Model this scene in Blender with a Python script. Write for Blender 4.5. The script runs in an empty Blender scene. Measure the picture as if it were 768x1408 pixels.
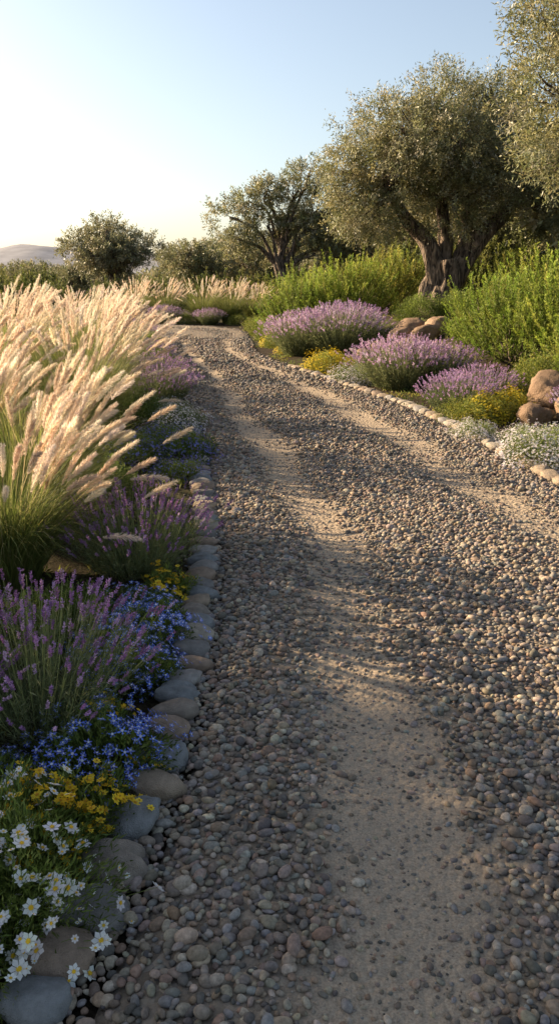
import bpy, bmesh, math
import numpy as np
from mathutils import Vector
rng = np.random.default_rng(11)
U = rng.uniform
scene = bpy.context.scene
col = scene.collection
PI = math.pi

# ------------------------------------------------------------------ materials
def nt(name):
    m = bpy.data.materials.new(name); m.use_nodes = True
    n = m.node_tree.nodes; l = m.node_tree.links
    n.clear()
    return m, n, l

def leaf_mat(name, trans=0.35, rough=0.6, tint=(1, 1, 1), spec=0.3, var=.16):
    m, n, l = nt(name)
    out = n.new('ShaderNodeOutputMaterial')
    at = n.new('ShaderNodeAttribute'); at.attribute_name = 'Col'
    p = n.new('ShaderNodeBsdfPrincipled'); p.inputs['Roughness'].default_value = rough
    p.inputs['Specular IOR Level'].default_value = spec
    t = n.new('ShaderNodeBsdfTranslucent')
    mx = n.new('ShaderNodeMixShader'); mx.inputs[0].default_value = trans
    g = n.new('ShaderNodeMix'); g.data_type = 'RGBA'; g.blend_type = 'MULTIPLY'; g.inputs[0].default_value = 1
    oi = n.new('ShaderNodeObjectInfo')
    r = n.new('ShaderNodeValToRGB')
    r.color_ramp.elements[0].position = 0; r.color_ramp.elements[0].color = ((1 - var * 1.2) * tint[0], (1 - var) * tint[1], (1 - var) * tint[2], 1)
    r.color_ramp.elements[1].position = 1; r.color_ramp.elements[1].color = ((1 + var * 1.1) * tint[0], (1 + var * .8) * tint[1], (1 + var * .6) * tint[2], 1)
    l.new(oi.outputs['Random'], r.inputs[0])
    l.new(at.outputs['Color'], g.inputs[6]); l.new(r.outputs[0], g.inputs[7])
    l.new(g.outputs[2], p.inputs['Base Color']); l.new(g.outputs[2], t.inputs['Color'])
    l.new(p.outputs[0], mx.inputs[1]); l.new(t.outputs[0], mx.inputs[2]); l.new(mx.outputs[0], out.inputs[0])
    return m

M_leaf = leaf_mat('leaf_green', .44, tint=(1.15, 1.12, 1.0))
M_olive = leaf_mat('olive_leaf', .36, .45, tint=(1.2, 1.16, 1.14), spec=.45, var=.08)
M_grass = leaf_mat('grass_blade', .48, var=.1, tint=(1.08, 1.08, 1))
M_plume = leaf_mat('feathery_plume', .52, .8, var=.05, tint=(1.02, 1.02, 1.02))
M_petal = leaf_mat('petal', .35, .7, var=.08)

def stone_mat(name, attr=True):
    m, n, l = nt(name)
    out = n.new('ShaderNodeOutputMaterial'); p = n.new('ShaderNodeBsdfPrincipled')
    p.inputs['Roughness'].default_value = .75; p.inputs['Specular IOR Level'].default_value = .3
    if attr:
        a = n.new('ShaderNodeAttribute'); a.attribute_name = 'Col'; ca = a.outputs['Color']
    else:
        a = n.new('ShaderNodeObjectInfo'); ca = a.outputs['Color']
    tc = n.new('ShaderNodeTexCoord')
    n1 = n.new('ShaderNodeTexNoise'); n1.inputs['Scale'].default_value = 90 if attr else 1.6; n1.inputs['Detail'].default_value = 3 if attr else 10
    n1.inputs['Roughness'].default_value = .68
    r = n.new('ShaderNodeValToRGB')
    r.color_ramp.elements[0].position = .3; r.color_ramp.elements[0].color = (.62, .60, .57, 1)
    r.color_ramp.elements[1].position = .72; r.color_ramp.elements[1].color = (1.35, 1.32, 1.28, 1)
    g = n.new('ShaderNodeMix'); g.data_type = 'RGBA'; g.blend_type = 'MULTIPLY'; g.inputs[0].default_value = 1
    l.new(tc.outputs['Object'], n1.inputs['Vector'])
    l.new(n1.outputs['Fac'], r.inputs[0]); l.new(ca, g.inputs[6]); l.new(r.outputs[0], g.inputs[7])
    l.new(g.outputs[2], p.inputs['Base Color'])
    if not attr:
        n2 = n.new('ShaderNodeTexNoise'); n2.inputs['Scale'].default_value = 22; n2.inputs['Detail'].default_value = 3
        bp = n.new('ShaderNodeBump'); bp.inputs['Strength'].default_value = .6; bp.inputs['Distance'].default_value = .03
        ad = n.new('ShaderNodeMath'); ad.operation = 'ADD'
        l.new(tc.outputs['Object'], n2.inputs['Vector'])
        l.new(n1.outputs['Fac'], ad.inputs[0]); l.new(n2.outputs['Fac'], ad.inputs[1])
        l.new(ad.outputs[0], bp.inputs['Height']); l.new(bp.outputs[0], p.inputs['Normal'])
    l.new(p.outputs[0], out.inputs[0])
    return m
M_pebble = stone_mat('pebble_stone', True)
M_stone = stone_mat('cobble_stone', False)

def bark_mat():
    m, n, l = nt('olive_bark')
    out = n.new('ShaderNodeOutputMaterial'); p = n.new('ShaderNodeBsdfPrincipled'); p.inputs['Roughness'].default_value = .9
    tc = n.new('ShaderNodeTexCoord'); mp = n.new('ShaderNodeMapping'); mp.inputs['Scale'].default_value = (6, 6, 1.1)
    n1 = n.new('ShaderNodeTexNoise'); n1.inputs['Scale'].default_value = 2.2; n1.inputs['Detail'].default_value = 8; n1.inputs['Distortion'].default_value = 1.4
    r = n.new('ShaderNodeValToRGB')
    r.color_ramp.elements[0].position = .40; r.color_ramp.elements[0].color = (.03, .02, .014, 1)
    r.color_ramp.elements[1].position = .66; r.color_ramp.elements[1].color = (.32, .235, .17, 1)
    bp = n.new('ShaderNodeBump'); bp.inputs['Strength'].default_value = 1; bp.inputs['Distance'].default_value = .12
    l.new(tc.outputs['Object'], mp.inputs[0]); l.new(mp.outputs[0], n1.inputs['Vector'])
    l.new(n1.outputs['Fac'], r.inputs[0]); l.new(r.outputs[0], p.inputs['Base Color'])
    l.new(n1.outputs['Fac'], bp.inputs['Height']); l.new(bp.outputs[0], p.inputs['Normal'])
    l.new(p.outputs[0], out.inputs[0])
    return m
M_bark = bark_mat()

# ------------------------------------------------------------------ mesh helpers
def mk(name, V, F, C=None, mat=None, smooth=False):
    V = np.asarray(V, dtype=np.float32).reshape(-1, 3); F = np.asarray(F, dtype=np.int32)
    me = bpy.data.meshes.new(name)
    k = F.shape[1]
    me.vertices.add(len(V)); me.vertices.foreach_set('co', V.ravel())
    me.loops.add(F.size); me.loops.foreach_set('vertex_index', F.ravel())
    me.polygons.add(len(F)); me.polygons.foreach_set('loop_start', np.arange(0, F.size, k, dtype=np.int32))
    if smooth: me.polygons.foreach_set('use_smooth', np.ones(len(F), dtype=bool))
    me.update(calc_edges=True)
    if C is not None:
        C = np.asarray(C, dtype=np.float32).reshape(-1, 3)
        a = me.color_attributes.new('Col', 'FLOAT_COLOR', 'POINT')
        a.data.foreach_set('color', np.concatenate([C, np.ones((len(C), 1), np.float32)], 1).ravel())
    if mat: me.materials.append(mat)
    return me

def cat(parts):
    Vs, Fs, Cs, o = [], [], [], 0
    for V, F, C in parts:
        V = V.reshape(-1, 3); Vs.append(V); Fs.append(F + o); Cs.append(C.reshape(-1, 3)); o += len(V)
    return np.concatenate(Vs), np.concatenate(Fs), np.concatenate(Cs)

def nrm(a): return a / (np.linalg.norm(a, axis=-1, keepdims=True) + 1e-9)
def rvec(n): return nrm(rng.normal(size=(n, 3)))
def pick(pal, n, jit=.12):
    pal = np.array(pal, float); c = pal[rng.integers(0, len(pal), n)]
    return np.clip(c * (1 + U(-jit, jit, (n, 1)) * 1.6) * (1 + U(-jit, jit, (n, 3)) * .4), 0, 1)

def leaves(P, D, L, W, c):
    n = len(P); D = nrm(D); L = np.broadcast_to(L, (n,))[:, None]; W = np.broadcast_to(W, (n,))[:, None]
    s = nrm(np.cross(D, rvec(n)))
    nn = np.cross(D, s) * L * .10
    V = np.stack([P, P + D * L * .45 + s * W * .5 + nn, P + D * L, P + D * L * .45 - s * W * .5 + nn], 1)
    F = np.arange(4 * n).reshape(n, 4)
    C = np.repeat(c[:, None], 4, 1)
    return V.reshape(-1, 3), F, C.reshape(-1, 3)

def strips(base, az, th0, bend, length, width, S, c0, c1, pw=1.4, tipw=.12):
    n = len(base); p = base.astype(float).copy(); rows = []; cen = []; cols = []
    bc = lambda a: np.broadcast_to(a, (n,)).astype(float)
    th0, bend, length, width = bc(th0), bc(bend), bc(length), bc(width)
    sa = az + PI / 2 + U(-.9, .9, n)
    side = np.stack([np.cos(sa), np.sin(sa), np.zeros(n)], 1)
    for s in range(S + 1):
        f = s / S
        w = width * (1 - (1 - tipw) * f ** 1.5) * .5
        rows.append(np.stack([p - side * w[:, None], p + side * w[:, None]], 1)); cen.append(p.copy())
        c = c0 * (1 - f) + c1 * f
        cols.append(np.repeat(c[:, None], 2, 1))
        th = th0 + bend * (f ** pw)
        p = p + (length / S)[:, None] * np.stack([np.sin(th) * np.cos(az), np.sin(th) * np.sin(az), np.cos(th)], 1)
    V = np.stack(rows, 1)
    i = (np.arange(n) * (S + 1) * 2)[:, None] + (np.arange(S) * 2)[None]
    F = np.stack([i, i + 1, i + 3, i + 2], -1).reshape(-1, 4)
    return (V.reshape(-1, 3), F, np.stack(cols, 1).reshape(-1, 3)), np.stack(cen, 1)

def tube(pts, rad, seg=7, lobes=0, seed=0):
    pts = np.asarray(pts, float); rad = np.asarray(rad, float); n = len(pts)
    T = nrm(np.gradient(pts, axis=0))
    ref = np.array([1, 0.02, 0.01]); A = nrm(np.cross(T, ref)); B = np.cross(T, A)
    a = np.linspace(0, 2 * PI, seg, endpoint=False)
    k = np.ones((n, seg))
    if lobes:
        tw = np.linspace(0, 3.0, n)[:, None]
        k = 1 + lobes * (np.sin(3 * a[None] + tw + seed) * .6 + np.sin(5 * a[None] - tw * 1.4 + seed * 2) * .45 + .3 * np.sin(9 * a[None] + tw * 3) + .3 * np.sin(tw * 4 + a[None]))
    R = rad[:, None] * k
    V = pts[:, None] + R[..., None] * (np.cos(a)[None, :, None] * A[:, None] + np.sin(a)[None, :, None] * B[:, None])
    i = np.arange(n - 1)[:, None] * seg; j = np.arange(seg)[None]; j2 = (j + 1) % seg
    F = np.stack([i + j, i + j2, i + seg + j2, i + seg + j], -1).reshape(-1, 4)
    return V.reshape(-1, 3), F, np.ones((n * seg, 3)) * .2

def curve(p0, p1, n, wob, sag=0.):
    p0 = np.array(p0, float); p1 = np.array(p1, float)
    t = np.linspace(0, 1, n)[:, None]
    d = np.linalg.norm(p1 - p0)
    P = p0 + (p1 - p0) * t
    for k in (1, 2, 3):
        P += np.sin(t * PI * k) * rng.normal(size=(1, 3)) * wob * d / k * .6
    P[:, 2] += (np.sin(t[:, 0] * PI)) * sag
    return P

# ------------------------------------------------------------------ terrain data
Ly = [-3, 1.3, 1.57, 1.93, 2.26, 2.72, 3.35, 4.36, 5.1, 5.8, 7.56, 9.3, 10.5, 12, 13.9, 16.7, 19]
Lx = [-.62, -.44, -.37, -.34, -.30, -.29, -.32, -.36, -.44, -.52, -.76, -1.03, -1.19, -1.44, -1.73, -2.26, -2.78]
Ry = [-3, 1, 3, 4.5, 5.66, 7.56, 9.3, 10.5, 12.3, 13.9, 16, 19]
Rx = [3.1, 2.95, 2.7, 2.35, 2.03, 1.78, 1.45, 1.05, .45, -.05, -.5, -.72]
Lf = lambda y: np.interp(y, Ly, Lx)
Rf = lambda y: np.interp(y, Ry, Rx)
def ss(t): t = np.clip(t, 0, 1); return t * t * (3 - 2 * t)
def gh(x, y):
    x = np.asarray(x, float); y = np.asarray(y, float)
    re = np.interp(y, [-3, 1, 3, 4.5, 5.66, 7.56, 9.3, 10.5, 12.3, 13.9, 16, 19, 22, 26, 60], [3.1, 2.95, 2.7, 2.35, 2.03, 1.78, 1.45, 1.05, .45, -.05, -.5, -.72, 0, 1.5, 3])
    b = .6 * ss((x - re - .45) / 3.2)
    far = ss((np.hypot(x, y) - 45) / 150)
    return b * (1 - far) - .0

def track(v, y):
    v = v + .018 * np.sin(y * .9) + .012 * np.sin(y * 2.3 + 1)
    a = np.exp(-((v - .22) / .072) ** 2); b = np.exp(-((v - .72) / .085) ** 2)
    n = .74 + .26 * np.sin(y * 1.7 + v * 9) * np.sin(y * .8 + 2)
    return np.clip((a + b) * n * 1.15, 0, 1)
def road_z(v, y):
    return .012 + .03 * (1 - track(v, y)) * np.clip(np.minimum(v, 1 - v) / .06, .2, 1)

# ------------------------------------------------------------------ ground
xs = np.concatenate([-np.geomspace(3500, 12, 34), np.arange(-11.5, 12, .25), np.geomspace(12, 3500, 34)])
ys = np.concatenate([-np.geomspace(3500, 4, 14), np.arange(-3.5, 32, .25), np.geomspace(32, 3500, 44)])
X, Y = np.meshgrid(xs, ys); Z = gh(X, Y)
off = np.clip(np.maximum(-(X - Lf(Y)), X - Rf(Y)) / .5, 0, 1)
Z = Z + off * (.025 + .02 * np.sin(X * 3.1 + Y) * np.sin(Y * 2.3)) * (np.hypot(X, Y) < 19)
nx, ny = len(xs), len(ys)
i = (np.arange(ny - 1)[:, None] * nx + np.arange(nx - 1)[None])
F = np.stack([i, i + 1, i + nx + 1, i + nx], -1).reshape(-1, 4)
m, n, l = nt('garden_soil')
out = n.new('ShaderNodeOutputMaterial'); p = n.new('ShaderNodeBsdfPrincipled'); p.inputs['Roughness'].default_value = .95
p.inputs['Specular IOR Level'].default_value = .1
ge = n.new('ShaderNodeTexCoord')
n1 = n.new('ShaderNodeTexNoise'); n1.inputs['Scale'].default_value = .35; n1.inputs['Detail'].default_value = 4
n2 = n.new('ShaderNodeTexNoise'); n2.inputs['Scale'].default_value = 45; n2.inputs['Detail'].default_value = 6; n2.inputs['Roughness'].default_value = .7
r1 = n.new('ShaderNodeValToRGB'); r1.color_ramp.elements[0].position = .4; r1.color_ramp.elements[0].color = (.06, .045, .03, 1)
r1.color_ramp.elements[1].position = .6; r1.color_ramp.elements[1].color = (.085, .08, .04, 1)
r2 = n.new('ShaderNodeValToRGB'); r2.color_ramp.elements[0].position = .35; r2.color_ramp.elements[0].color = (.35, .33, .3, 1)
r2.color_ramp.elements[1].position = .7; r2.color_ramp.elements[1].color = (1.3, 1.25, 1.2, 1)
g = n.new('ShaderNodeMix'); g.data_type = 'RGBA'; g.blend_type = 'MULTIPLY'; g.inputs[0].default_value = 1
bp = n.new('ShaderNodeBump'); bp.inputs['Strength'].default_value = 1; bp.inputs['Distance'].default_value = .03
for q in (n1, n2): l.new(ge.outputs['Object'], q.inputs['Vector'])
l.new(n1.outputs[0], r1.inputs[0]); l.new(n2.outputs[0], r2.inputs[0]); l.new(r1.outputs[0], g.inputs[6]); l.new(r2.outputs[0], g.inputs[7])
l.new(g.outputs[2], p.inputs['Base Color']); l.new(n2.outputs[0], bp.inputs['Height']); l.new(bp.outputs[0], p.inputs['Normal']); l.new(p.outputs[0], out.inputs[0])
o = bpy.data.objects.new('ground', mk('ground', np.stack([X, Y, Z], -1), F, None, m, True)); col.objects.link(o)
o['kind'] = 'structure'; o['label'] = 'dark garden soil and dry grass ground around the driveway'; o['category'] = 'ground'

# ------------------------------------------------------------------ road
pairs = [((Lf(y), y), (Rf(y), y)) for y in np.arange(-3, 19.01, .2)]
turn = [((-3.05, 19.8), (-.78, 20.6)), ((-3.6, 20.5), (-1.1, 22.3)), ((-4.4, 21.0), (-1.9, 23.5)), ((-5.6, 21.4), (-3.8, 24.5)), ((-8, 21.8), (-7.5, 25.0)), ((-14, 22.2), (-14, 25.3)), ((-30, 22.5), (-30, 25.6))]
last = pairs[-1]
for t in turn:
    for k in (.25, .5, .75, 1):
        pairs.append(tuple(tuple(np.array(last[s]) * (1 - k) + np.array(t[s]) * k) for s in (0, 1)))
    last = t
pairs = np.array(pairs); NV = 40
vv = np.linspace(0, 1, NV)
RP = pairs[:, 0][:, None] * (1 - vv)[None, :, None] + pairs[:, 1][:, None] * vv[None, :, None]
yy = np.arange(len(pairs)) * .2 - 3
MK = track(vv[None], yy[:, None])
RZ = road_z(vv[None], yy[:, None]); RZ[:, 0] = -.02; RZ[:, -1] = -.02
V = np.concatenate([RP, RZ[..., None]], -1)
i = (np.arange(len(pairs) - 1)[:, None] * NV + np.arange(NV - 1)[None])
F = np.stack([i, i + 1, i + NV + 1, i + NV], -1).reshape(-1, 4)
m, n, l = nt('gravel_road')
out = n.new('ShaderNodeOutputMaterial'); p = n.new('ShaderNodeBsdfPrincipled'); p.inputs['Roughness'].default_value = .95
p.inputs['Specular IOR Level'].default_value = .15
tc = n.new('ShaderNodeTexCoord'); at = n.new('ShaderNodeAttribute'); at.attribute_name = 'Col'
vo = n.new('ShaderNodeTexVoronoi'); vo.inputs['Scale'].default_value = 42
sx = n.new('ShaderNodeSeparateColor')
r1 = n.new('ShaderNodeValToRGB')
for k, (ps, c) in enumerate([(0, (.12, .095, .07, 1)), (.35, (.22, .17, .12, 1)), (.7, (.18, .155, .13, 1)), (1, (.34, .27, .19, 1))]):
    e = r1.color_ramp.elements[k] if k < 2 else r1.color_ramp.elements.new(ps)
    e.position = ps; e.color = c
n2 = n.new('ShaderNodeTexNoise'); n2.inputs['Scale'].default_value = 160; n2.inputs['Detail'].default_value = 4; n2.inputs['Roughness'].default_value = .75
n3 = n.new('ShaderNodeTexNoise'); n3.inputs['Scale'].default_value = 3; n3.inputs['Detail'].default_value = 4
r2 = n.new('ShaderNodeValToRGB'); r2.color_ramp.elements[0].position = .3; r2.color_ramp.elements[0].color = (.21, .16, .11, 1)
r2.color_ramp.elements[1].position = .7; r2.color_ramp.elements[1].color = (.48, .385, .28, 1)
mm = n.new('ShaderNodeMath'); mm.operation = 'MULTIPLY_ADD'; mm.inputs[1].default_value = .5; mm.use_clamp = True
m2 = n.new('ShaderNodeMath'); m2.operation = 'MULTIPLY_ADD'; m2.inputs[1].default_value = 1.6; m2.inputs[2].default_value = -.25; m2.use_clamp = True
g = n.new('ShaderNodeMix'); g.data_type = 'RGBA'
for q in (vo, n2, n3): l.new(tc.outputs['Object'], q.inputs['Vector'])
l.new(vo.outputs['Color'], sx.inputs[0]); l.new(sx.outputs[0], r1.inputs[0]); l.new(n2.outputs[0], r2.inputs[0])
l.new(n3.outputs[0], mm.inputs[0]); l.new(at.outputs['Fac'], mm.inputs[2]); l.new(mm.outputs[0], m2.inputs[0])
l.new(m2.outputs[0], g.inputs[0]); l.new(r1.outputs[0], g.inputs[6]); l.new(r2.outputs[0], g.inputs[7]); l.new(g.outputs[2], p.inputs['Base Color'])
b1 = n.new('ShaderNodeBump'); b1.invert = True; b1.inputs['Distance'].default_value = .012; b1.inputs['Strength'].default_value = .8
b2 = n.new('ShaderNodeBump'); b2.inputs['Distance'].default_value = .006; b2.inputs['Strength'].default_value = .6
l.new(vo.outputs['Distance'], b1.inputs['Height']); l.new(n2.outputs[0], b2.inputs['Height']); l.new(b1.outputs[0], b2.inputs['Normal'])
l.new(b2.outputs[0], p.inputs['Normal']); l.new(p.outputs[0], out.inputs[0])
o = bpy.data.objects.new('road', mk('road', V, F, np.repeat(MK[..., None], 3, -1), m, True)); col.objects.link(o)
o['kind'] = 'structure'; o['label'] = 'curving gravel driveway with two sandy wheel tracks'; o['category'] = 'road'

# ------------------------------------------------------------------ gravel pebbles
def ico(sub):
    bm = bmesh.new(); bmesh.ops.create_icosphere(bm, subdivisions=sub, radius=1)
    bm.verts.ensure_lookup_table()
    V = np.array([v.co[:] for v in bm.verts]); F = np.array([[v.index for v in f.verts] for f in bm.faces]); bm.free()
    return V, F
ICO = {s: ico(s) for s in (1, 2, 3, 4)}
PEB = [(.15, .13, .11), (.21, .17, .135), (.27, .215, .165), (.10, .09, .08), (.185, .17, .155), (.35, .295, .23), (.24, .165, .115), (.25, .215, .18), (.165, .13, .10), (.22, .21, .195), (.30, .245, .18)]
def pebbles(P, r, sub):
    n = len(P); B, Fb = ICO[sub]; nb = len(B)
    sc = np.stack([r * U(.95, 1.35, n), r * U(.75, 1.0, n), r * U(.5, .8, n)], 1)
    ph = U(0, 6.28, (n, 1)); k = rvec(n) * 2.2
    d = 1 + .15 * np.sin((B[None] * k[:, None]).sum(-1) * 1.3 + ph)
    V = B[None] * d[..., None] * sc[:, None]
    a = U(0, 2 * PI, n); t = rng.normal(0, .28, n)
    ct, st = np.cos(t)[:, None], np.sin(t)[:, None]
    y1 = V[..., 1] * ct - V[..., 2] * st; z1 = V[..., 1] * st + V[..., 2] * ct
    ca, sa = np.cos(a)[:, None], np.sin(a)[:, None]
    V = np.stack([V[..., 0] * ca - y1 * sa, V[..., 0] * sa + y1 * ca, z1], -1) + P[:, None]
    F = (Fb[None] + (np.arange(n) * nb)[:, None, None]).reshape(-1, 3)
    C = np.repeat(pick(PEB, n, .16)[:, None], nb, 1)
    return V.reshape(-1, 3), F, C.reshape(-1, 3)

def grid_pebbles(y0, y1, sp, jit=.42):
    gy = np.arange(y0, y1, sp); gx = np.arange(-3.0, 3.2, sp)
    X, Y = np.meshgrid(gx, gy); X = X + (np.arange(len(gy)) % 2)[:, None] * sp * .5
    X = X.ravel() + U(-jit, jit, X.size) * sp; Y = Y.ravel() + U(-jit, jit, Y.size) * sp
    v = (X - Lf(Y)) / (Rf(Y) - Lf(Y))
    ok = (v > -.02) & (v < 1.03)
    X, Y, v = X[ok], Y[ok], v[ok]
    T = track(v, Y)
    pr = 1.02 - .92 * np.clip(T * 1.25 - .08 + .32 * np.sin(X * 7 + Y * 3) * np.sin(Y * 5 - X * 4), 0, 1)
    ok = U(0, 1, len(X)) < pr
    return X[ok], Y[ok], v[ok], T[ok]
parts = []
for (y0, y1, sp, sub) in [(1.0, 3.6, .0225, 2), (3.6, 6.5, .024, 2), (6.5, 11, .029, 1), (11, 19, .043, 1)]:
    X, Y, v, T = grid_pebbles(y0, y1, sp)
    r = np.clip(rng.lognormal(math.log(sp * .48), .30, len(X)), sp * .25, sp * .95) * (1 - .4 * T)
    P = np.stack([X, Y, road_z(v, Y) + r * .25], 1)
    infr = (np.abs(X) < .36 * Y + .25)
    if sub == 2:
        parts.append(pebbles(P[infr], r[infr], 2)); parts.append(pebbles(P[~infr], r[~infr], 1))
    else: parts.append(pebbles(P, r, 1))
    k = int(len(X) * .25); s = rng.integers(0, len(X), k); s = s[T[s] < .4]
    r2 = r[s] * U(.7, 1.15, len(s))
    P2 = np.stack([X[s] + U(-sp, sp, len(s)) * .6, Y[s] + U(-sp, sp, len(s)) * .6, P[s, 2] + r[s] * .65], 1)
    parts.append(pebbles(P2, r2, 2 if y1 < 4 else 1))
n_ = 24000; Y = 1 + 5.5 * U(0, 1, n_) ** 1.3; v = U(0, 1, n_); X = Lf(Y) + v * (Rf(Y) - Lf(Y)); T = track(v, Y)
k = (U(0, 1, n_) < .15 + .85 * T) & (np.abs(X) < .36 * Y + .3); X, Y, v = X[k], Y[k], v[k]
parts.append(pebbles(np.stack([X, Y, road_z(v, Y) + .001], 1), U(.002, .0075, len(X)), 1))
n_ = 9000; q = U(110, len(pairs) - 8, n_); i0 = q.astype(int); f = (q - i0)[:, None]; v = U(0, 1, n_)[:, None]
a = pairs[i0, 0] * (1 - f) + pairs[i0 + 1, 0] * f; b = pairs[i0, 1] * (1 - f) + pairs[i0 + 1, 1] * f
pp = a * (1 - v) + b * v
parts.append(pebbles(np.concatenate([pp, np.full((n_, 1), .03)], 1), U(.015, .03, n_), 1))
n_ = 2500; Y = U(1, 12, n_); L_ = U(0, 1, n_) < .5; X = np.where(L_, Lf(Y) - np.abs(rng.normal(0, .12, n_)), Rf(Y) + np.abs(rng.normal(0, .15, n_)))
parts.append(pebbles(np.stack([X, Y, np.full(n_, .02)], 1), U(.005, .013, n_), 1))
V, F, C = cat(parts)
o = bpy.data.objects.new('gravel', mk('gravel', V, F, C, M_pebble, True)); col.objects.link(o)
o['kind'] = 'stuff'; o['label'] = 'loose rounded grey and brown gravel pebbles on driveway'; o['category'] = 'gravel'

# ------------------------------------------------------------------ plants: mesh makers
GR = [(.15, .20, .045), (.19, .24, .06), (.11, .16, .035), (.26, .28, .09)]
def make_grass(nb, npl, H, R, nbr, seed_w=.003, fat=1., spread=.26, lean=0.):
    n = nb; a = U(0, 2 * PI, n); rr = R * .35 * np.sqrt(U(0, 1, n))
    base = np.stack([np.cos(a) * rr, np.sin(a) * rr, np.zeros(n)], 1)
    az = a + rng.normal(0, .5, n)
    (S1, cen) = strips(base, az, U(.03, .5, n), U(.5, 1.9, n), H * U(.5, 1.0, n), U(.004, .007, n) * (1.3 if n < 1700 else 1), 7,
                       pick([(.14, .17, .05), (.18, .20, .06)], n), pick(GR + [(.34, .33, .11), (.42, .37, .18)], n))
    fol = mk('grass_blades', *S1[:2], S1[2], M_grass)
    n = npl; a = rng.normal(0, 1.5, n); a = np.where(U(0, 1, n) < lean, rng.normal(0, .5, n), a); rr = R * .3 * np.sqrt(U(0, 1, n))
    base = np.stack([np.cos(a) * rr, np.sin(a) * rr, np.zeros(n)], 1)
    th0 = np.abs(rng.normal(0, spread, n)) + .03
    S2, cen = strips(base, a, th0, U(.2, 1.0, n), H * U(.78, 1.2, n), .0035, 12,
                     pick([(.20, .22, .08)], n), pick([(.5, .4, .25)], n), pw=2.0, tipw=.5)
    parts = [S2]
    pl = U(.15, .28, n) / (H * 1.02) * 12 * (1 + .25 * (fat - 1))
    u = U(0, 1, (n, nbr)) ** .9
    t = 12 - pl[:, None] * u
    i0 = np.clip(t.astype(int), 0, 11); f = (t - i0)[..., None]; ar = np.arange(n)[:, None]
    P = cen[ar, i0] * (1 - f) + cen[ar, i0 + 1] * f
    T = nrm(cen[ar, i0 + 1] - cen[ar, i0])
    prof = np.sin(np.clip(u * .92 + .05, 0, 1) * PI) ** .7
    rad = nrm(np.cross(T, rng.normal(size=T.shape)))
    D = nrm(T * 1.0 + rad * U(.3, .85, (n, nbr, 1)))
    Lb = (.010 + .028 * prof * U(.6, 1.3, (n, nbr))) * fat
    c = np.repeat(pick([(.82, .70, .55), (.87, .76, .63), (.72, .57, .43)], n, .1)[:, None], nbr, 1) * U(.78, 1.1, (n, nbr, 1))
    parts.append(leaves((P - T * .01).reshape(-1, 3), D.reshape(-1, 3), Lb.ravel(), seed_w, np.clip(c.reshape(-1, 3), 0, 1)))
    V, F, C = cat(parts)
    return [('blade_tuft', fol), ('flower_plume_spray', mk('plumes', V, F, C, M_plume))]

def make_lavender(ns, R, H, nfl, fl_s=1., pal=None, leafn=14, ff=1., sc=(.17, .20, .10)):
    pal = pal or [(.34, .17, .36), (.40, .23, .43), (.26, .13, .29), (.48, .32, .49)]
    n = ns; a = U(0, 2 * PI, n); q = np.sqrt(U(0, 1, n))
    base = np.stack([np.cos(a) * q * R * .45, np.sin(a) * q * R * .45, np.zeros(n)], 1)
    th0 = q * .75 + rng.normal(0, .08, n)
    Ls = (H * (1 - .15 * q) * U(.72, 1.1, n)) / np.cos(np.clip(th0 * .75, 0, 1.0))**.6
    S1, cen = strips(base, a + rng.normal(0, .2, n), np.abs(th0), U(-.2, .25, n), Ls, .0028 * fl_s, 8,
                     pick([(.12, .14, .07)], n), pick([sc], n), tipw=.7)
    parts = [S1]
    t = U(.3, 6.4, (n, leafn)); i0 = t.astype(int); f = (t - i0)[..., None]; ar = np.arange(n)[:, None]
    P = cen[ar, i0] * (1 - f) + cen[ar, i0 + 1] * f; T = nrm(cen[ar, i0 + 1] - cen[ar, i0])
    D = T + rvec(n * leafn).reshape(n, leafn, 3) * .8
    parts.append(leaves(P.reshape(-1, 3), D.reshape(-1, 3), U(.025, .05, n * leafn) * fl_s ** .5, .004 * fl_s,
                        pick([(.13, .16, .08), (.17, .20, .10), (.09, .12, .055), (.21, .23, .13)], n * leafn)))
    V, F, C = cat(parts); fol = mk('lavender_foliage', V, F, C, M_leaf)
    s = np.where(U(0, 1, n) < ff)[0]; cen = cen[s]; n = len(s)
    tip = cen[:, 8]; T = nrm(cen[:, 8] - cen[:, 7]); sl = U(.03, .06, n) * fl_s ** .3
    u = U(0, 1, (n, nfl)); u = np.round(u * 6) / 6 + rng.normal(0, .03, (n, nfl))
    P = tip[:, None] - T[:, None] * .015 + T[:, None] * (u * sl[:, None])[..., None]
    rad = nrm(np.cross(np.repeat(T[:, None], nfl, 1), rng.normal(size=(n, nfl, 3))))
    D = rad + T[:, None] * .9
    c = np.repeat(pick(pal, n, .15)[:, None], nfl, 1) * U(.75, 1.25, (n, nfl, 1))
    V, F, C = leaves(P.reshape(-1, 3), D.reshape(-1, 3), .0105 * fl_s, .006 * fl_s, np.clip(c.reshape(-1, 3), 0, 1))
    return [('foliage', fol), ('flower_spike_spray', mk('spikes', V, F, C, M_petal))]

def dome(n, R, H, inner=.55, lump=.16):
    d = rvec(n); d[:, 2] = np.abs(d[:, 2]); az = np.arctan2(d[:, 1], d[:, 0]); s = U(0, 6, 3)
    lf = 1 + lump * np.sin(3 * az + s[0] + d[:, 2] * 4) + lump * .6 * np.sin(7 * az + s[1]) * np.cos(d[:, 2] * 6 + s[2])
    rr = (inner + (1 - inner) * U(0, 1, n) ** .5) * lf
    return d, d * np.array([R, R, H]) * rr[:, None], d * np.array([R, R, H]) * lf[:, None]

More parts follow.
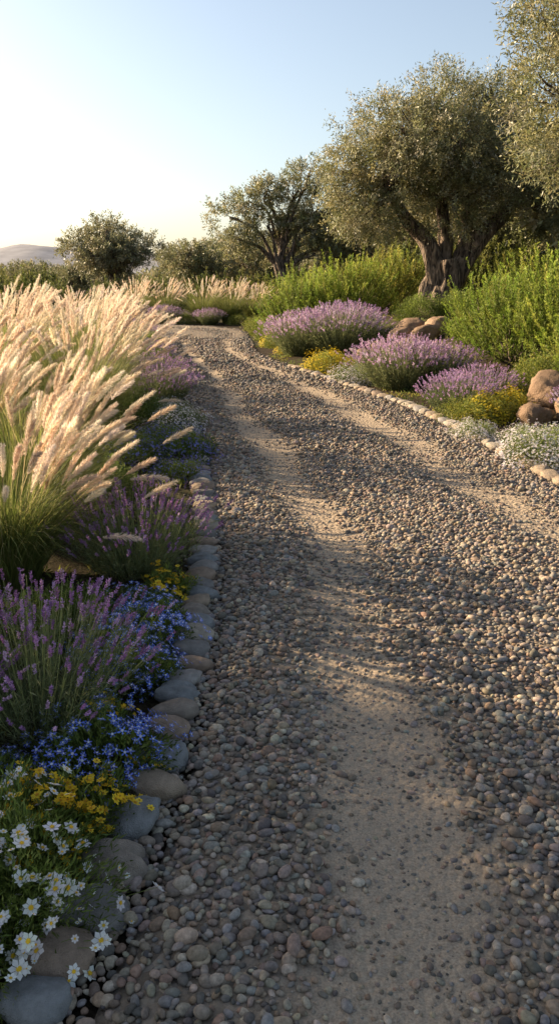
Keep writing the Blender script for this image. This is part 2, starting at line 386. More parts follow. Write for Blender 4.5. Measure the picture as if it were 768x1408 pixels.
def make_mound(nl, R, H, leafL, leafW, pal, nf=0, fr=.01, petals=5, fpal=None, cen=None, stems=False, lump=.16, up=.3, smin=.6):
    d, P, _ = dome(nl, R, H, .45, lump)
    D = d + rvec(nl) * .8 + np.array([0, 0, up])
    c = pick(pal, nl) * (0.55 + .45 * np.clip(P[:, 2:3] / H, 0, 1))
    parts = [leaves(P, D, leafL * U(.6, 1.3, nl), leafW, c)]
    out = []
    if nf:
        d, _, P = dome(nf, R, H, 1, lump)
        P = P * U(.85, 1.18, (nf, 1)) + np.array([0, 0, .01])
        if stems:
            base = P * np.array([.5, .5, .0]); k = 5
            st = []
            for j in range(k + 1):
                f = j / k; st.append(base * (1 - f) + P * f + np.array([0, 0, 1]) * math.sin(f * PI) * .01)
            st = np.stack(st, 1); w = np.array([.0011, 0, 0])
            V = np.stack([st - w, st + w], 2); i = (np.arange(nf) * (k + 1) * 2)[:, None] + (np.arange(k) * 2)[None]
            F = np.stack([i, i + 1, i + 3, i + 2], -1).reshape(-1, 4)
            parts.append((V.reshape(-1, 3), F, np.repeat(pick([(.13, .18, .05)], nf), (k + 1) * 2, 0)))
        N = nrm(d * .7 + np.array([0, -.25, .6]) + rvec(nf) * .6)
        A = nrm(np.cross(N, rvec(nf))); B = np.cross(N, A)
        rad = fr * U(smin, 1.2, nf); fc = pick(fpal, nf, .1); fp = []
        wf = 2.3 / petals * .85 if petals < 7 else 3.9 / petals
        for j in range(petals):
            an = 2 * PI * j / petals
            Dp = A * math.cos(an) + B * math.sin(an) + N * .15; Sd = -A * math.sin(an) + B * math.cos(an)
            R_ = rad[:, None] * U(.85, 1.1, (nf, 1)); W_ = R_ * wf
            V = np.stack([P, P + Dp * R_ * .65 + Sd * W_ * .5, P + Dp * R_, P + Dp * R_ * .65 - Sd * W_ * .5], 1)
            fp.append((V.reshape(-1, 3), np.arange(4 * nf).reshape(nf, 4), np.repeat(fc, 4, 0)))
        if cen is not None:
            Pc = P + N * (rad * .12)[:, None]; k = (rad * .30)[:, None]
            for rot in (0, PI / 4):
                A2 = A * math.cos(rot) + B * math.sin(rot); B2 = -A * math.sin(rot) + B * math.cos(rot)
                V = np.stack([Pc + A2 * k, Pc + B2 * k, Pc - A2 * k, Pc - B2 * k], 1)
                fp.append((V.reshape(-1, 3), np.arange(4 * nf).reshape(nf, 4), np.repeat(pick([cen], nf, .1), 4, 0)))
                Pc = Pc + N * (rad * .08)[:, None]
        V, F, C = cat(fp); out.append(('flower_blooms', mk('blooms', V, F, C, M_petal)))
    V, F, C = cat(parts)
    return [('foliage', mk('foliage', V, F, C, M_leaf))] + out

def make_shrub(ns, R, H, nl, pal, L=.035, W=.007, sl=.28):
    d, P, _ = dome(ns, R * .82, H * .82, .35, .14)
    az = np.arctan2(d[:, 1], d[:, 0])
    Sx, cen = strips(P, az, np.abs(np.arccos(np.clip(d[:, 2], 0, 1))) * .55 + rng.normal(0, .12, ns), U(-.4, .1, ns), sl * U(.6, 1.4, ns), .005, 6,
                     pick([(.09, .08, .04)], ns), pick([(.14, .18, .05)], ns))
    t = U(0, 5.99, (ns, nl)); i0 = t.astype(int); f = (t - i0)[..., None]; ar = np.arange(ns)[:, None]
    Q = cen[ar, i0] * (1 - f) + cen[ar, i0 + 1] * f; T = nrm(cen[ar, i0 + 1] - cen[ar, i0])
    D = T * .9 + rvec(ns * nl).reshape(ns, nl, 3) * .75
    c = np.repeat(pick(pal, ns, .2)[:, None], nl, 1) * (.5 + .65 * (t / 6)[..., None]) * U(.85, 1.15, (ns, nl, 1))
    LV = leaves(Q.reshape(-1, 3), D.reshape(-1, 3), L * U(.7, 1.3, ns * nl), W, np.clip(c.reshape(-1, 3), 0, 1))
    k = 26; tb = []
    for j in range(k):
        e = P[rng.integers(0, ns)]
        tb.append(tube(curve((U(-.08, .08) * R, U(-.08, .08) * R, -.05), e, 6, .05), np.linspace(.018, .006, 6), 5))
    V, F, C = cat(tb)
    w = mk('woody_stems', V, F, C, M_bark, True)
    V, F, C = cat([Sx, LV])
    return [('foliage', mk('foliage', V, F, C, M_leaf)), ('woody_stem_cluster', w)]

OLV = [(.17, .18, .08), (.22, .225, .12), (.12, .13, .055), (.29, .29, .20), (.26, .245, .11)]
def make_tree(trunk, tr, clumps, sprays, nl, leafL, leafW, pal, limb_r, spread=.32, lobes=.2, drop=.0, extra=None):
    trunk = np.array(trunk, float)
    tt = np.linspace(0, 1, len(trunk)); ti = np.linspace(0, 1, 22)
    TP = np.stack([np.interp(ti, tt, trunk[:, k]) for k in range(3)], 1); TR = np.interp(ti, tt, tr)
    TP[1:-1] = (TP[:-2] + 2 * TP[1:-1] + TP[2:]) / 4
    wood = [tube(TP, TR, 36, lobes, 1.3)]
    for (pl_, r0, r1) in (extra or []):
        pl_ = np.array(pl_, float); q = np.linspace(0, 1, 16); a_ = np.linspace(0, 1, len(pl_))
        w_ = np.stack([np.interp(q, a_, pl_[:, k]) for k in range(3)], 1); w_[1:-1] = (w_[:-2] + 2 * w_[1:-1] + w_[2:]) / 4
        wood.append(tube(w_, np.linspace(r0, r1, 16), 16, .18, U(0, 5)))
    lv = []
    for (cx, cy, cz, rx, rz) in clumps:
        c = np.array([cx, cy, cz]); s = TP[rng.integers(15, 22)] if len(clumps) > 3 else TP[-1]
        if extra:
            e_ = [np.array(x_[0][-1], float) for x_ in extra]; s = min(e_, key=lambda q_: np.linalg.norm(q_ - c))
        d = np.linalg.norm(c - s)
        lp = curve(s, c, 12, .09, .12 * d)
        lr = np.linspace(limb_r * U(.7, 1.1) * (.7 if extra else 1), .03, 12)
        wood.append(tube(lp, lr, 9, .12, U(0, 5)))
        n = sprays
        dd = rvec(n); rr = U(.35, 1.08, n) ** .7
        E = c + dd * rr[:, None] * np.array([rx, rx, rz])
        E[:, 2] -= drop * np.hypot(E[:, 0] - c[0], E[:, 1] - c[1]) ** 2
        for j in range(min(9, n)):
            q = lp[rng.integers(7, 12)]
            wood.append(tube(curve(q, c + (E[j] - c) * .8, 6, .1), np.linspace(.028, .006, 6), 5))
        dirn = nrm(dd + rvec(n) * .5 + np.array([0, 0, .15 - drop]))
        u = U(0, 1, (n, nl)); P = E[:, None] + dirn[:, None] * (u * spread)[..., None] + rng.normal(0, .045, (n, nl, 3))
        D = dirn[:, None] * .8 + rvec(n * nl).reshape(n, nl, 3) * .9
        cc = (np.repeat(pick(pal, n, .15)[:, None], nl, 1) * U(.7, 1.35, (n, nl, 1)))
        lv.append(leaves(P.reshape(-1, 3), D.reshape(-1, 3), leafL * U(.7, 1.25, n * nl), leafW, np.clip(cc.reshape(-1, 3), 0, 1)))
    V, F, C = cat(wood); tm = mk('trunk', V, F, C, M_bark, True)
    V, F, C = cat(lv); cm = mk('crown', V, F, C, M_olive)
    return [('trunk', tm), ('crown', cm)]

def place(parts, name, label, category, x, y, rz=0., s=1., group=None, z=None, sz=None):
    e = bpy.data.objects.new(name, None); e.empty_display_size = .2; col.objects.link(e)
    zz = float(gh(x, y)) if z is None else z
    e.location = (x, y, zz); e.rotation_euler = (0, 0, rz)
    e.scale = (s, s, sz if sz else s)
    e['label'] = label; e['category'] = category
    if group: e['group'] = group
    for pn, me in parts:
        c = bpy.data.objects.new(pn, me); col.objects.link(c); c.parent = e
    return e

# ------------------------------------------------------------------ fountain grasses
G_near = [make_grass(3800, 70, 1.0, .5, 420, .0022, 1.08, .32, .6), make_grass(3300, 110, 1.25, .6, 260, .0032, 1.1, .31, .5), make_grass(3300, 95, 1.2, .6, 260, .0032, 1.1, .34, .6)]
G_far = [make_grass(1600, 90, 1.2, .6, 100, .0048, 1.15, .28, .35), make_grass(1600, 100, 1.2, .65, 100, .0048, 1.15, .28, .35)]
gl = 'clump of fountain grass with creamy backlit feathery plumes beside driveway'
gg = 'fountain grasses along the driveway'
for k, (x, y, s, m_) in enumerate([(-1.36, 3.75, .88, G_near[0]), (-1.5, 4.6, 1.0, G_near[0]), (-2.1, 5.2, 1.0, G_near[0]), (-1.85, 7.2, .98, G_near[1]), (-2.75, 7.0, 1.0, G_near[2]), (-2.05, 8.7, 1.0, G_near[2]),
                                   (-3.1, 8.9, 1.03, G_near[1]), (-2.45, 10.5, 1.0, G_far[0]), (-3.5, 10.8, 1.02, G_far[1]), (-2.8, 12.4, .95, G_far[0]), (-4.2, 12.6, .98, G_far[1]), (-3.5, 14.6, .95, G_far[1]),
                                   (-4.4, 17.0, .85, G_far[0]),
                                   (-3.7, 26.4, 1.0, G_far[0]), (-4.7, 26.6, 1.05, G_far[1]), (-1.5, 25.3, 1.02, G_far[1]), (-2.35, 25.6, 1.05, G_far[0]), (-.8, 25.9, .9, G_far[0])]):
    place(m_, 'fountain_grass', gl, 'ornamental grass', x, y, rng.normal(0, .3), s, gg)
# ------------------------------------------------------------------ lavender
Lv_near = [make_lavender(400, .34, .5, 30, .95, ff=.75, sc=(.20, .24, .10)), make_lavender(560, .42, .5, 26, 1.1, ff=.75, sc=(.20, .24, .10))]
Lv_far = [make_lavender(800, .62, .68, 14, 1.9, [(.48, .31, .48), (.54, .38, .54), (.38, .24, .40), (.58, .44, .56)], 16, .8),
          make_lavender(650, .55, .62, 14, 1.9, [(.45, .28, .47), (.51, .34, .52), (.35, .22, .39)], 16, .75)]
lgl = 'bushy lavender with purple flower spikes in the border'
lg = 'lavender bushes along the driveway'
for (x, y, s, m_) in [(-.82, 2.42, .98, Lv_near[0]), (-1.25, 2.35, .95, Lv_near[0]), (-.74, 3.9, .9, Lv_near[1]), (-1.3, 2.95, .55, Lv_near[1]),
                      (-1.4, 9.3, .75, Lv_far[1]), (-1.65, 10.8, .75, Lv_far[1]), (-2.15, 13.4, .7, Lv_far[1]), (-3.0, 17.6, .7, Lv_far[0]), (-3.6, 19.2, .8, Lv_far[1]),
                      (-3.5, 25.2, .8, Lv_far[0]), (-2.1, 24.7, .7, Lv_far[0])]:
    place(m_, 'lavender_bush', lgl, 'lavender', x, y, U(0, 6), s, lg)
for (x, y, s) in [(.45, 15.2, 1.15), (1.05, 14.7, 1.25), (1.35, 15.8, 1.15), (1.6, 10.8, 1.0), (2.1, 10.7, .9), (1.95, 8.8, .72), (2.35, 9.3, .7), (3.0, 7.6, .6)]:
    place(Lv_far[int(x * 10) % 2], 'lavender_bush', 'large pale purple lavender mound on the stone-edged bank', 'lavender', x, y, U(0, 6), s, lg)

# ------------------------------------------------------------------ low flowers
GL = [(.12, .17, .035), (.16, .22, .05), (.09, .13, .03), (.20, .25, .07)]
YG = [(.26, .28, .055), (.33, .32, .08), (.18, .22, .045)]
BL = [(.12, .20, .72), (.17, .27, .80), (.24, .28, .78)]
YE = [(.85, .55, .02), (.88, .62, .04), (.80, .46, .02)]
WH = [(.84, .83, .78), (.85, .83, .82), (.76, .74, .73)]
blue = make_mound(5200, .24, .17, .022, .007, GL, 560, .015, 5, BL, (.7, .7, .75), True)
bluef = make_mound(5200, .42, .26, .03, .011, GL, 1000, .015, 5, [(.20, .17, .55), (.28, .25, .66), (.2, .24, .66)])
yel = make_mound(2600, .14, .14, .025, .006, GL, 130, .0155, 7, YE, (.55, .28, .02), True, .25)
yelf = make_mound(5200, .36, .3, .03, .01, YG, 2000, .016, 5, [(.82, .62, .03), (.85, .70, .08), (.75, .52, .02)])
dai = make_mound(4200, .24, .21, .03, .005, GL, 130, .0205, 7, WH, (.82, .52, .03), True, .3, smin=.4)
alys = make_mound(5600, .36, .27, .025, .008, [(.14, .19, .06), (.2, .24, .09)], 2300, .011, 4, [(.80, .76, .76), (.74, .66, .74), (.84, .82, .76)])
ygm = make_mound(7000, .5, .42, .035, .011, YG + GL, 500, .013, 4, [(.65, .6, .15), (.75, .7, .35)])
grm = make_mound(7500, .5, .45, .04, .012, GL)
def many(parts, name, label, cat_, pts, grp):
    for (x, y, s) in pts: place(parts, name, label, cat_, x, y, U(0, 6), s, grp)
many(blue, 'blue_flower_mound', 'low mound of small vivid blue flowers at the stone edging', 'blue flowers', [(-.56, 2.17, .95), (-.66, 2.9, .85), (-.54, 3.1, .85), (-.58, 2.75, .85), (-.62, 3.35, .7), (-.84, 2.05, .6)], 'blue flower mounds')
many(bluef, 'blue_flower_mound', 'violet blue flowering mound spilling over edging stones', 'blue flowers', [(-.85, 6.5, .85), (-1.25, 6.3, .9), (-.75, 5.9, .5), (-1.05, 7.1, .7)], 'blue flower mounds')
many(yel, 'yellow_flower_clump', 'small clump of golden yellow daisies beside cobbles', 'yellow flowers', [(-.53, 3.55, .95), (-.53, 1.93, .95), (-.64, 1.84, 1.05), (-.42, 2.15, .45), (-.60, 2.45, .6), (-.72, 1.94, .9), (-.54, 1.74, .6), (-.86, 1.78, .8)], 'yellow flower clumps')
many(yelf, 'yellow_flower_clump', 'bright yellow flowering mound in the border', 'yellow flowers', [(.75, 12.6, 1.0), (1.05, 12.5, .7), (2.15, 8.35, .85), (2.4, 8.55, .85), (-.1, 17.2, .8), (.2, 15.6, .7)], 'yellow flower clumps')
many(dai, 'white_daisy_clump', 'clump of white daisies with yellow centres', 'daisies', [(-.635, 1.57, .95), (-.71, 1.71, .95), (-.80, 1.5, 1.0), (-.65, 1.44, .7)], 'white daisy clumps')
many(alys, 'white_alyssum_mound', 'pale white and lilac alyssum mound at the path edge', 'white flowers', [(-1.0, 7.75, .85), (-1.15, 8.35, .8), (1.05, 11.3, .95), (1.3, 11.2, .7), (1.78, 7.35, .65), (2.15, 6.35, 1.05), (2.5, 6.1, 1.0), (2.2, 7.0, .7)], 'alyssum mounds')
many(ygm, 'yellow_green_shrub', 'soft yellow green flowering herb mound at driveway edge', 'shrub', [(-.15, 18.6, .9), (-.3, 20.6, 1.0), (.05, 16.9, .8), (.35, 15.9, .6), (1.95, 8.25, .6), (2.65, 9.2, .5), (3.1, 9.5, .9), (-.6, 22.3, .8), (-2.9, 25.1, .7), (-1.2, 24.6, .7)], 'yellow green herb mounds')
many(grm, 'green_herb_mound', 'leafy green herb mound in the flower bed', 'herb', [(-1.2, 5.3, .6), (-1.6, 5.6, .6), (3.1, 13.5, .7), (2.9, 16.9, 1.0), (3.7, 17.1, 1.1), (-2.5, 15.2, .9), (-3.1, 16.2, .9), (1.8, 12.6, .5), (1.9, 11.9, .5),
     (-.9, 3.25, .4), (-1.05, 3.0, .5), (-1.25, 2.8, .5), (-1.5, 8, .8), (-1.8, 12.1, .8), (3.4, 7.4, .8), (-.95, 1.9, .5), (-1.1, 1.6, .5), (-.8, 3.15, .35)], 'green herb mounds')

# ------------------------------------------------------------------ green upright shrubs
BG = [(.18, .255, .04), (.24, .305, .055), (.14, .20, .03), (.28, .32, .075)]
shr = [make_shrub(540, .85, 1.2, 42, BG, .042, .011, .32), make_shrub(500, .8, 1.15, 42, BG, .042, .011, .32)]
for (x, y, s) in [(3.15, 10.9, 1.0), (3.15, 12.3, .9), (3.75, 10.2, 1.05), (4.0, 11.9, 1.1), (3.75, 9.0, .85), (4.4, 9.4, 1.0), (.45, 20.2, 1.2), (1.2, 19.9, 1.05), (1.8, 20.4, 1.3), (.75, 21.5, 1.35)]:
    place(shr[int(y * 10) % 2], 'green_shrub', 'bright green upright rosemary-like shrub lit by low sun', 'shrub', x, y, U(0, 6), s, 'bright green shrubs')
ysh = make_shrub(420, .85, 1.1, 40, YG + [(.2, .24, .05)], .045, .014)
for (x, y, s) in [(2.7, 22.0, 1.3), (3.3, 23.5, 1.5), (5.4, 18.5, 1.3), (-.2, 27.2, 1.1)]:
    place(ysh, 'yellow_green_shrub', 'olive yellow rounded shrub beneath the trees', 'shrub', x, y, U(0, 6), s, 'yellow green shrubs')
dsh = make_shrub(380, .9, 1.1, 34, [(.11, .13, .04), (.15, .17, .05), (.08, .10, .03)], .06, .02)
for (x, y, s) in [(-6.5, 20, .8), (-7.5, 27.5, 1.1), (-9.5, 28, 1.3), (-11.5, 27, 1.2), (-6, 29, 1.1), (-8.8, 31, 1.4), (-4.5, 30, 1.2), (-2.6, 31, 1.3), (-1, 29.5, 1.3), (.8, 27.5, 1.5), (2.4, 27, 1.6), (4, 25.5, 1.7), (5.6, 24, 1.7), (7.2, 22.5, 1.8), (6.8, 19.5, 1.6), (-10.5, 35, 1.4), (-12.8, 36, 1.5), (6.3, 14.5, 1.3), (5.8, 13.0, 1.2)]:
    place(dsh, 'dark_green_shrub', 'dark green shrub in the hedge behind the garden', 'shrub', x, y, U(0, 6), s, 'dark green shrubs')

# ------------------------------------------------------------------ olive trees
def env_clumps(cx, cy, cz, RX, RY, RZ, n, r, rz):
    out = []; tries = 0
    while len(out) < n and tries < 4000:
        tries += 1
        d = rvec(1)[0]; k = U(.3, 1) ** .6; p = np.array([cx + d[0] * RX * k, cy + d[1] * RY * k, cz + d[2] * RZ * k])
        if all(np.linalg.norm(p - np.array(q[:3])) > r * .75 for q in out):
            s = U(.8, 1.15); out.append((p[0], p[1], p[2], r * s, rz * s))
    return out
cl = env_clumps(-.05, 0, 3.4, 1.95, 1.7, 1.1, 22, .84, .64)
cl += [(-2.1, -.3, 2.35, .6, .5), (-1.75, -.6, 2.05, .5, .4), (-2.25, .0, 3.0, .6, .5), (2.0, -.5, 2.35, .7, .55), (2.5, 0, 3.0, .6, .55), (-.3, -.4, 4.5, .7, .45), (.7, -.3, 4.4, .6, .4)]
big = make_tree([(.05, 0, -.3), (.02, 0, .0), (-.06, 0, .35), (.04, .02, .8), (.0, .05, 1.15)], [.95, .60, .40, .36, .38], cl, 175, 32, .07, .02, OLV, .2, .34, .30, .22,
                [([(-.12, 0, .7), (-.3, -.05, 1.2), (-.42, 0, 1.6), (-.9, -.1, 1.95), (-1.3, 0, 2.6)], .25, .10),
                 ([(-.05, .1, .9), (.0, .1, 1.5), (-.1, .1, 2.1), (-.3, .1, 2.9)], .2, .10),
                 ([(.15, 0, .7), (.4, 0, 1.25), (.75, -.1, 1.7), (1.15, 0, 2.05), (1.6, 0, 2.7)], .27, .11),
                 ([(.25, .1, 1.0), (.45, .1, 1.6), (.5, .2, 2.4), (.7, .2, 3.1)], .16, .09)])
place(big, 'olive_tree', 'old olive tree with gnarled twisted trunk and broad crown', 'olive tree', 3.75, 19, 0, 1.0, 'olive trees')
cl = env_clumps(0, 0, 3.4, 1.5, 1.5, 1.5, 16, .75, .6) + [(-1.35, -.2, 2.2, .5, .4), (-1.5, 0, 2.8, .6, .5), (-1.4, .2, 3.4, .6, .5)]
nr = make_tree([(0, 0, -.2), (.05, 0, .5), (.1, .1, 1.0), (.0, .1, 1.6)], [.55, .33, .27, .26], cl, 160, 36, .06, .016, OLV + [(.30, .29, .14)], .13, .32, .2)
place(nr, 'olive_tree', 'sunlit olive tree overhanging the shrubs beside driveway', 'olive tree', 5.25, 11.4, .0, 1.12, 'olive trees')
cl = [(-2.3, 0, 3.5, .85, .5), (-1.5, .2, 4.0, .8, .5), (-2.0, -.3, 2.7, .6, .35), (-.9, .1, 3.2, .6, .35), (.2, 0, 4.4, .9, .6), (1.0, .2, 3.8, .9, .6), (.6, -.2, 4.9, .7, .45), (1.5, 0, 3.0, .8, .6), (.1, .1, 3.4, .6, .4), (1.6, .3, 2.2, .8, .6), (.9, -.3, 2.2, .7, .5), (-.9, 0, 4.4, .5, .3), (.7, 0, 3.1, .7, .5), (1.9, 0, 3.7, .6, .5)]
mid = make_tree([(.5, 0, -.2), (.4, 0, .5), (.1, 0, .9), (-.3, 0, 1.3), (-.5, 0, 1.9)], [.5, .33, .28, .24, .2], cl, 95, 30, .10, .034, OLV, .11, .36, .2)
place(mid, 'olive_tree', 'open branched olive tree with leaning twisted trunk', 'olive tree', .45, 32, 0, 1.0, 'olive trees')
cl = env_clumps(0, 0, 2.5, 1.75, 1.5, .9, 17, .78, .52)
lft = make_tree([(0, 0, -.2), (.1, 0, .5), (0, 0, .9), (.1, 0, 1.4)], [.35, .25, .2, .18], cl, 75, 24, .13, .04, [(.20, .20, .11), (.25, .235, .12), (.17, .17, .10)], .1, .4, .2)
place(lft, 'olive_tree', 'small rounded olive tree standing alone among scrub', 'olive tree', -7.9, 40, 0, 1.05, 'olive trees')
bt = []
for _ in range(3):
    cl = env_clumps(0, 0, 2.3, 1.9, 1.6, 1.2, 12, .95, .75)
    bt.append(make_tree([(0, 0, -.2), (.1, 0, .5), (0, 0, 1.0), (0, 0, 1.5)], [.3, .22, .18, .15], cl, 60, 22, .17, .06, [(.16, .17, .08), (.19, .195, .09), (.13, .14, .07), (.24, .225, .12)], .09, .45, .2))
bts = [(-4.6, 46, .8), (-3.0, 50, .85), (-1.0, 47, .9), (1.2, 45, 1.0), (3.6, 40, 1.1), (5.5, 34, 1.1), (7.6, 31, 1.2), (8.3, 26, 1.2), (10, 23, 1.3), (7.6, 18.6, 1.1), (3.2, 33, .9), (5.2, 28.5, 1.0), (10, 36, 1.4), (-7.2, 62, .85), (-4, 64, 1.0), (2.2, 60, 1.1), (6.5, 55, 1.2), (11, 50, 1.3), (-16, 62, .5), (-19, 66, .6), (-13, 60, .5), (-11.5, 47, .52), (-14.5, 50, .5), (-16.5, 54, .55)]
for k, (x, y, s) in enumerate(bts):
    place(bt[k % 3], 'background_tree', 'dense green tree in the grove behind the garden', 'tree', x, y, U(0, 6), s, 'grove trees')
place(mid, 'olive_tree', 'unseen olive tree added to shade the driveway', 'olive tree', -7.4, 4.6, 2.0, 1.0, 'olive trees')  # out of view on the left, added to cast dappled shade on the foreground

# ------------------------------------------------------------------ far woods
def woods(name, label, n, y0, y1, xr, h, pal, L):
    k = 70; cx = U(-xr, xr, k); cy = U(y0, y1, k); ch = h * U(.6, 1.15, k); cr = h * U(.9, 1.8, k)
    s = rng.integers(0, k, n); d = rvec(n); d[:, 2] = np.abs(d[:, 2]); rr = U(.75, 1.05, n)[:, None]
    P = np.stack([cx[s], cy[s], np.zeros(n)], 1) + d * np.stack([cr[s], cr[s], ch[s]], 1) * rr
    V, F, C = leaves(P, d + rvec(n), L * U(.6, 1.4, n), L * .55, pick(pal, n, .15))
    o = bpy.data.objects.new(name, mk(name, V, F, C, M_leaf)); col.objects.link(o)
    o['kind'] = 'stuff'; o['label'] = label; o['category'] = 'woods'
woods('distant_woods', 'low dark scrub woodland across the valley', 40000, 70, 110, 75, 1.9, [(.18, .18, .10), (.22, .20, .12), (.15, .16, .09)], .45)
woods('distant_woods', 'far woodland at the foot of hills, haze in its pale colours', 40000, 140, 260, 170, 3.6, [(.33, .32, .29), (.37, .35, .31), (.29, .29, .27)], 1.0)  # leaf colours paled to stand in for distance haze

# ------------------------------------------------------------------ hills
def hill(name, label, y, x0, x1, hf, c):
    xs = np.linspace(x0, x1, 200); t = np.linspace(-1, 1, 17)
    X, T = np.meshgrid(xs, t); H = hf(X) * np.cos(T * PI / 2) * (1 + .08 * np.sin(X * .09 + T * 5))
    V = np.stack([X, y + T * 140, H - 1.5], -1)
    i = (np.arange(16)[:, None] * 200 + np.arange(199)[None]); F = np.stack([i, i + 1, i + 201, i + 200], -1).reshape(-1, 4)
    m, n, l = nt(name); out = n.new('ShaderNodeOutputMaterial'); p = n.new('ShaderNodeBsdfDiffuse')
    tc = n.new('ShaderNodeTexCoord'); no = n.new('ShaderNodeTexNoise'); no.inputs['Scale'].default_value = .08; no.inputs['Detail'].default_value = 8
    r = n.new('ShaderNodeValToRGB'); r.color_ramp.elements[0].position = .35; r.color_ramp.elements[1].position = .65
    r.color_ramp.elements[0].color = tuple(np.array(c) * .85) + (1,); r.color_ramp.elements[1].color = tuple(np.array(c) * 1.1) + (1,)
    l.new(tc.outputs['Object'], no.inputs[0]); l.new(no.outputs[0], r.inputs[0]); l.new(r.outputs[0], p.inputs[0]); l.new(p.outputs[0], out.inputs[0])
    o = bpy.data.objects.new(name, mk(name, V, F, None, m, True)); col.objects.link(o)
    o['kind'] = 'structure'; o['label'] = label; o['category'] = 'hills'
hill('hills', 'low hill ridge on the horizon, haze in its pale colour', 620, -700, 600,
     lambda x: 16 + 6 * np.exp(-((x + 165) / 70) ** 2) + 1.3 * np.sin(x * .021 + 1) + .8 * np.sin(x * .07) + .35 * np.sin(x * .23), (.34, .335, .345))  # aerial haze is painted into this pale base colour

# ------------------------------------------------------------------ edging cobbles and boulders
def stone_mesh(sub, seed, flat, ang=.1):
    r_ = np.random.default_rng(seed); V, F = ICO[sub]; V = V.copy()
    d = np.ones(len(V))
    for k in range(5): d += ang * .5 * np.sin(V @ (r_.normal(size=3) * 1.8) + r_.uniform(0, 6))
    for k in range(6): d += ang * .12 * np.sin(V @ (r_.normal(size=3) * 6) + r_.uniform(0, 6))
    if ang > .145:
        for k in range(7):
            q = r_.normal(size=3); q /= np.linalg.norm(q); h = V @ q * d
            lim = r_.uniform(.7, .88); d = np.where(h > lim, d * (lim + (h - lim) * .3) / np.maximum(h, 1e-3), d)
        for k in range(8): d += .014 * np.sin(V @ (r_.normal(size=3) * 12) + r_.uniform(0, 6))
    V = np.sign(V) * np.abs(V) ** .88 * d[:, None] * np.array([1.08, .8, flat])
    return mk('stone', V, F, None, M_stone, True)
cob = [stone_mesh(4, k, f, .14) for k, f in enumerate([.46, .52, .44, .55, .48, .5])]
SC = [(.21, .22, .225), (.27, .205, .155), (.18, .17, .16), (.27, .255, .24), (.31, .245, .18), (.19, .20, .205), (.24, .205, .17), (.33, .29, .235)]
def stone(me, name, label, cat_, x, y, z, r, c, grp, rz=None, sz=1.):
    o = bpy.data.objects.new(name, me); col.objects.link(o); o.location = (x, y, z)
    o.scale = (r, r, r * sz); o.rotation_euler = (rng.normal(0, .08), rng.normal(0, .08), U(0, PI) if rz is None else rz)
    o.color = tuple(c) + (1,); o['label'] = label; o['category'] = cat_; o['group'] = grp
LSTONE = [(-.515, 1.325, 0), (-.50, 1.435, 1), (-.455, 1.575, 2), (-.435, 1.735, 6), (-.42, 1.905, 0), (-.385, 2.065, 4), (-.375, 2.21, 0), (-.378, 2.36, 1), (-.372, 2.49, 6)]
y = 2.61; k = 0
seq = [5, 3, 1, 2, 7, 0, 6, 4, 5, 2, 1, 3]
while y < 8.6:
    LSTONE.append((float(Lf(y)) - .06 + U(-.012, .012), y, seq[k % 12])); k += 1
    y += (.115 if y < 4 else .14) * U(.9, 1.15)
names = {0: 'blue grey', 1: 'brown', 2: 'dark grey', 3: 'pale grey', 4: 'tan', 5: 'slate grey', 6: 'grey brown', 7: 'cream'}
for k, (x, y, c) in enumerate(LSTONE):
    r = .078 * U(.92, 1.08) if k < 7 else .071 * U(.85, 1.12)
    stone(cob[k % 6], 'edging_cobble', 'smooth rounded %s cobble edging the gravel driveway' % names[c], 'cobblestone', x, y, .032, r, np.array(SC[c]) * U(.95, 1.15), 'edging cobbles', rz=U(-.35, .35), sz=1.1)
y = 4.6
while y < 13.2:
    dx = (Rf(y + .1) - Rf(y)) / .1; c = int(rng.integers(0, 8)); c = [4, 7, 3, 1, 4, 7, 6, 4][c]
    stone(cob[int(y * 50) % 6], 'edging_cobble', 'low sandy %s stone edging the flower bed' % names[c], 'cobblestone', float(Rf(y)) + .02, y, .04, U(.08, .105), np.array(SC[c]) * 1.15, 'edging stones', rz=math.atan2(1, dx) + rng.normal(0, .15), sz=.9)
    y += .18 / math.sqrt(1 + dx * dx)
bol = [stone_mesh(4, 50 + k, f, .15) for k, f in enumerate([.78, .72, .8])]
for k, (x, y, r) in enumerate([(2.92, 8.75, .29), (2.56, 8.0, .2), (2.95, 8.05, .22), (3.35, 8.2, .28), (1.75, 13.6, .2), (2.05, 14.0, .25), (2.4, 13.7, .23), (1.45, 13.4, .17), (2.7, 14.2, .24), (1.8, 13.15, .17), (2.15, 13.3, .18), (2.3, 14.6, .26)]):
    stone(bol[k % 3], 'boulder', 'rounded warm brown boulder on the planted bank', 'boulder', x, y, float(gh(x, y)) + r * .4, r, np.array((.25, .165, .105)) * U(.75, 1.25), 'bank boulders')

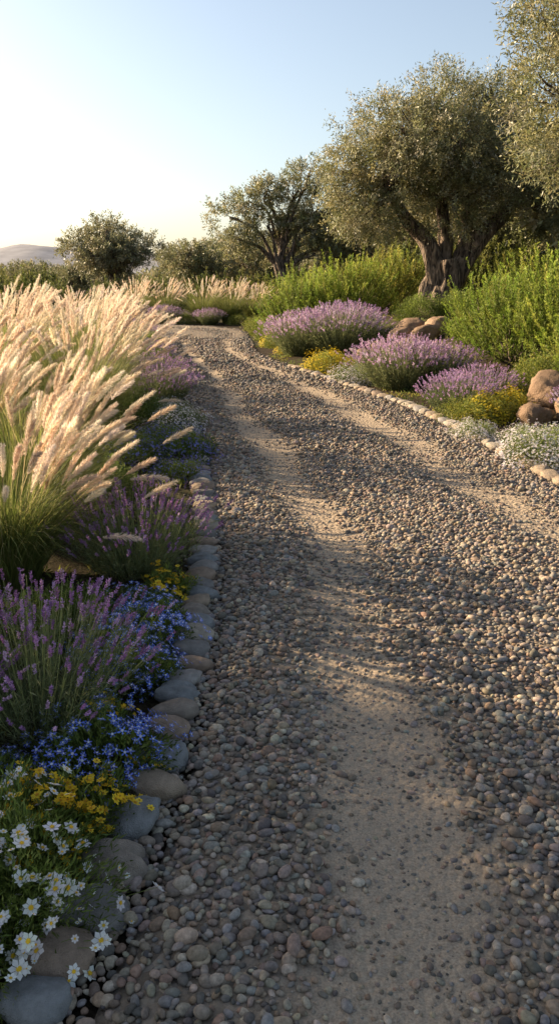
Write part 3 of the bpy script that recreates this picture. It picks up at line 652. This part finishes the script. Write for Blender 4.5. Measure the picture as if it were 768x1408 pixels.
# ------------------------------------------------------------------ ground cover filling beds
n_ = 1700; Y = U(1.2, 24, n_) ; side = U(0, 1, n_) < .5
X = np.where(side, np.interp(Y, Ly, Lx) - .15 - U(0, 4, n_) * np.clip(Y / 6, .4, 1), np.interp(Y, Ry, Rx) + .15 + U(0, 4.5, n_))
ok = (Y < 19.5) | (~side); X, Y = X[ok], Y[ok]
pl = 46; n_ = len(X); sc = U(.5, 1.3, n_)
P = np.stack([X, Y, gh(X, Y)], 1)[:, None] + rng.normal(0, .09, (n_, pl, 3)) * sc[:, None, None] * np.array([1, 1, .25]); P[..., 2] = np.abs(P[..., 2] - gh(X, Y)[:, None]) + gh(X, Y)[:, None]
D = rvec(n_ * pl) + np.array([0, 0, .9])
V, F, C = leaves(P.reshape(-1, 3), D, U(.025, .06, n_ * pl), .012, np.repeat(pick(GL + YG, n_), pl, 0) * .8)
o = bpy.data.objects.new('ground_cover', mk('ground_cover', V, F, C, M_leaf)); col.objects.link(o)
o['kind'] = 'stuff'; o['label'] = 'low leafy green ground cover between bedding plants'; o['category'] = 'ground cover'

# ------------------------------------------------------------------ light, sky, camera
EL, AZ = math.radians(21), math.radians(-62)
w = bpy.data.worlds.new('World'); scene.world = w; w.use_nodes = True
n = w.node_tree.nodes; l = w.node_tree.links
bg = n['Background']; sky = n.new('ShaderNodeTexSky'); sky.sky_type = 'NISHITA'; sky.sun_disc = False
sky.sun_elevation = EL; sky.sun_rotation = AZ; sky.air_density = 1.0; sky.dust_density = 1.6; sky.ozone_density = 1.2
hs = n.new('ShaderNodeHueSaturation'); hs.inputs['Saturation'].default_value = .78
l.new(sky.outputs[0], hs.inputs['Color']); l.new(hs.outputs[0], bg.inputs[0]); bg.inputs[1].default_value = .205
sun = bpy.data.lights.new('sun', 'SUN'); sun.energy = 13.5; sun.angle = math.radians(.6); sun.color = (1, .77, .50)
so = bpy.data.objects.new('sun', sun); col.objects.link(so)
d = Vector((math.sin(AZ) * math.cos(EL), math.cos(AZ) * math.cos(EL), math.sin(EL)))
so.rotation_euler = d.to_track_quat('Z', 'Y').to_euler()
cam = bpy.data.cameras.new('camera'); cam.sensor_fit = 'HORIZONTAL'; cam.sensor_width = 36; cam.lens = 51.8; cam.clip_end = 8000; cam.clip_start = .05
co = bpy.data.objects.new('camera', cam); col.objects.link(co); co.location = (0, 0, 1.5); co.rotation_euler = (math.radians(90 - 16.6), 0, 0)
scene.camera = co
scene.view_settings.view_transform = 'Standard'; scene.view_settings.look = 'None'; scene.view_settings.exposure = 0
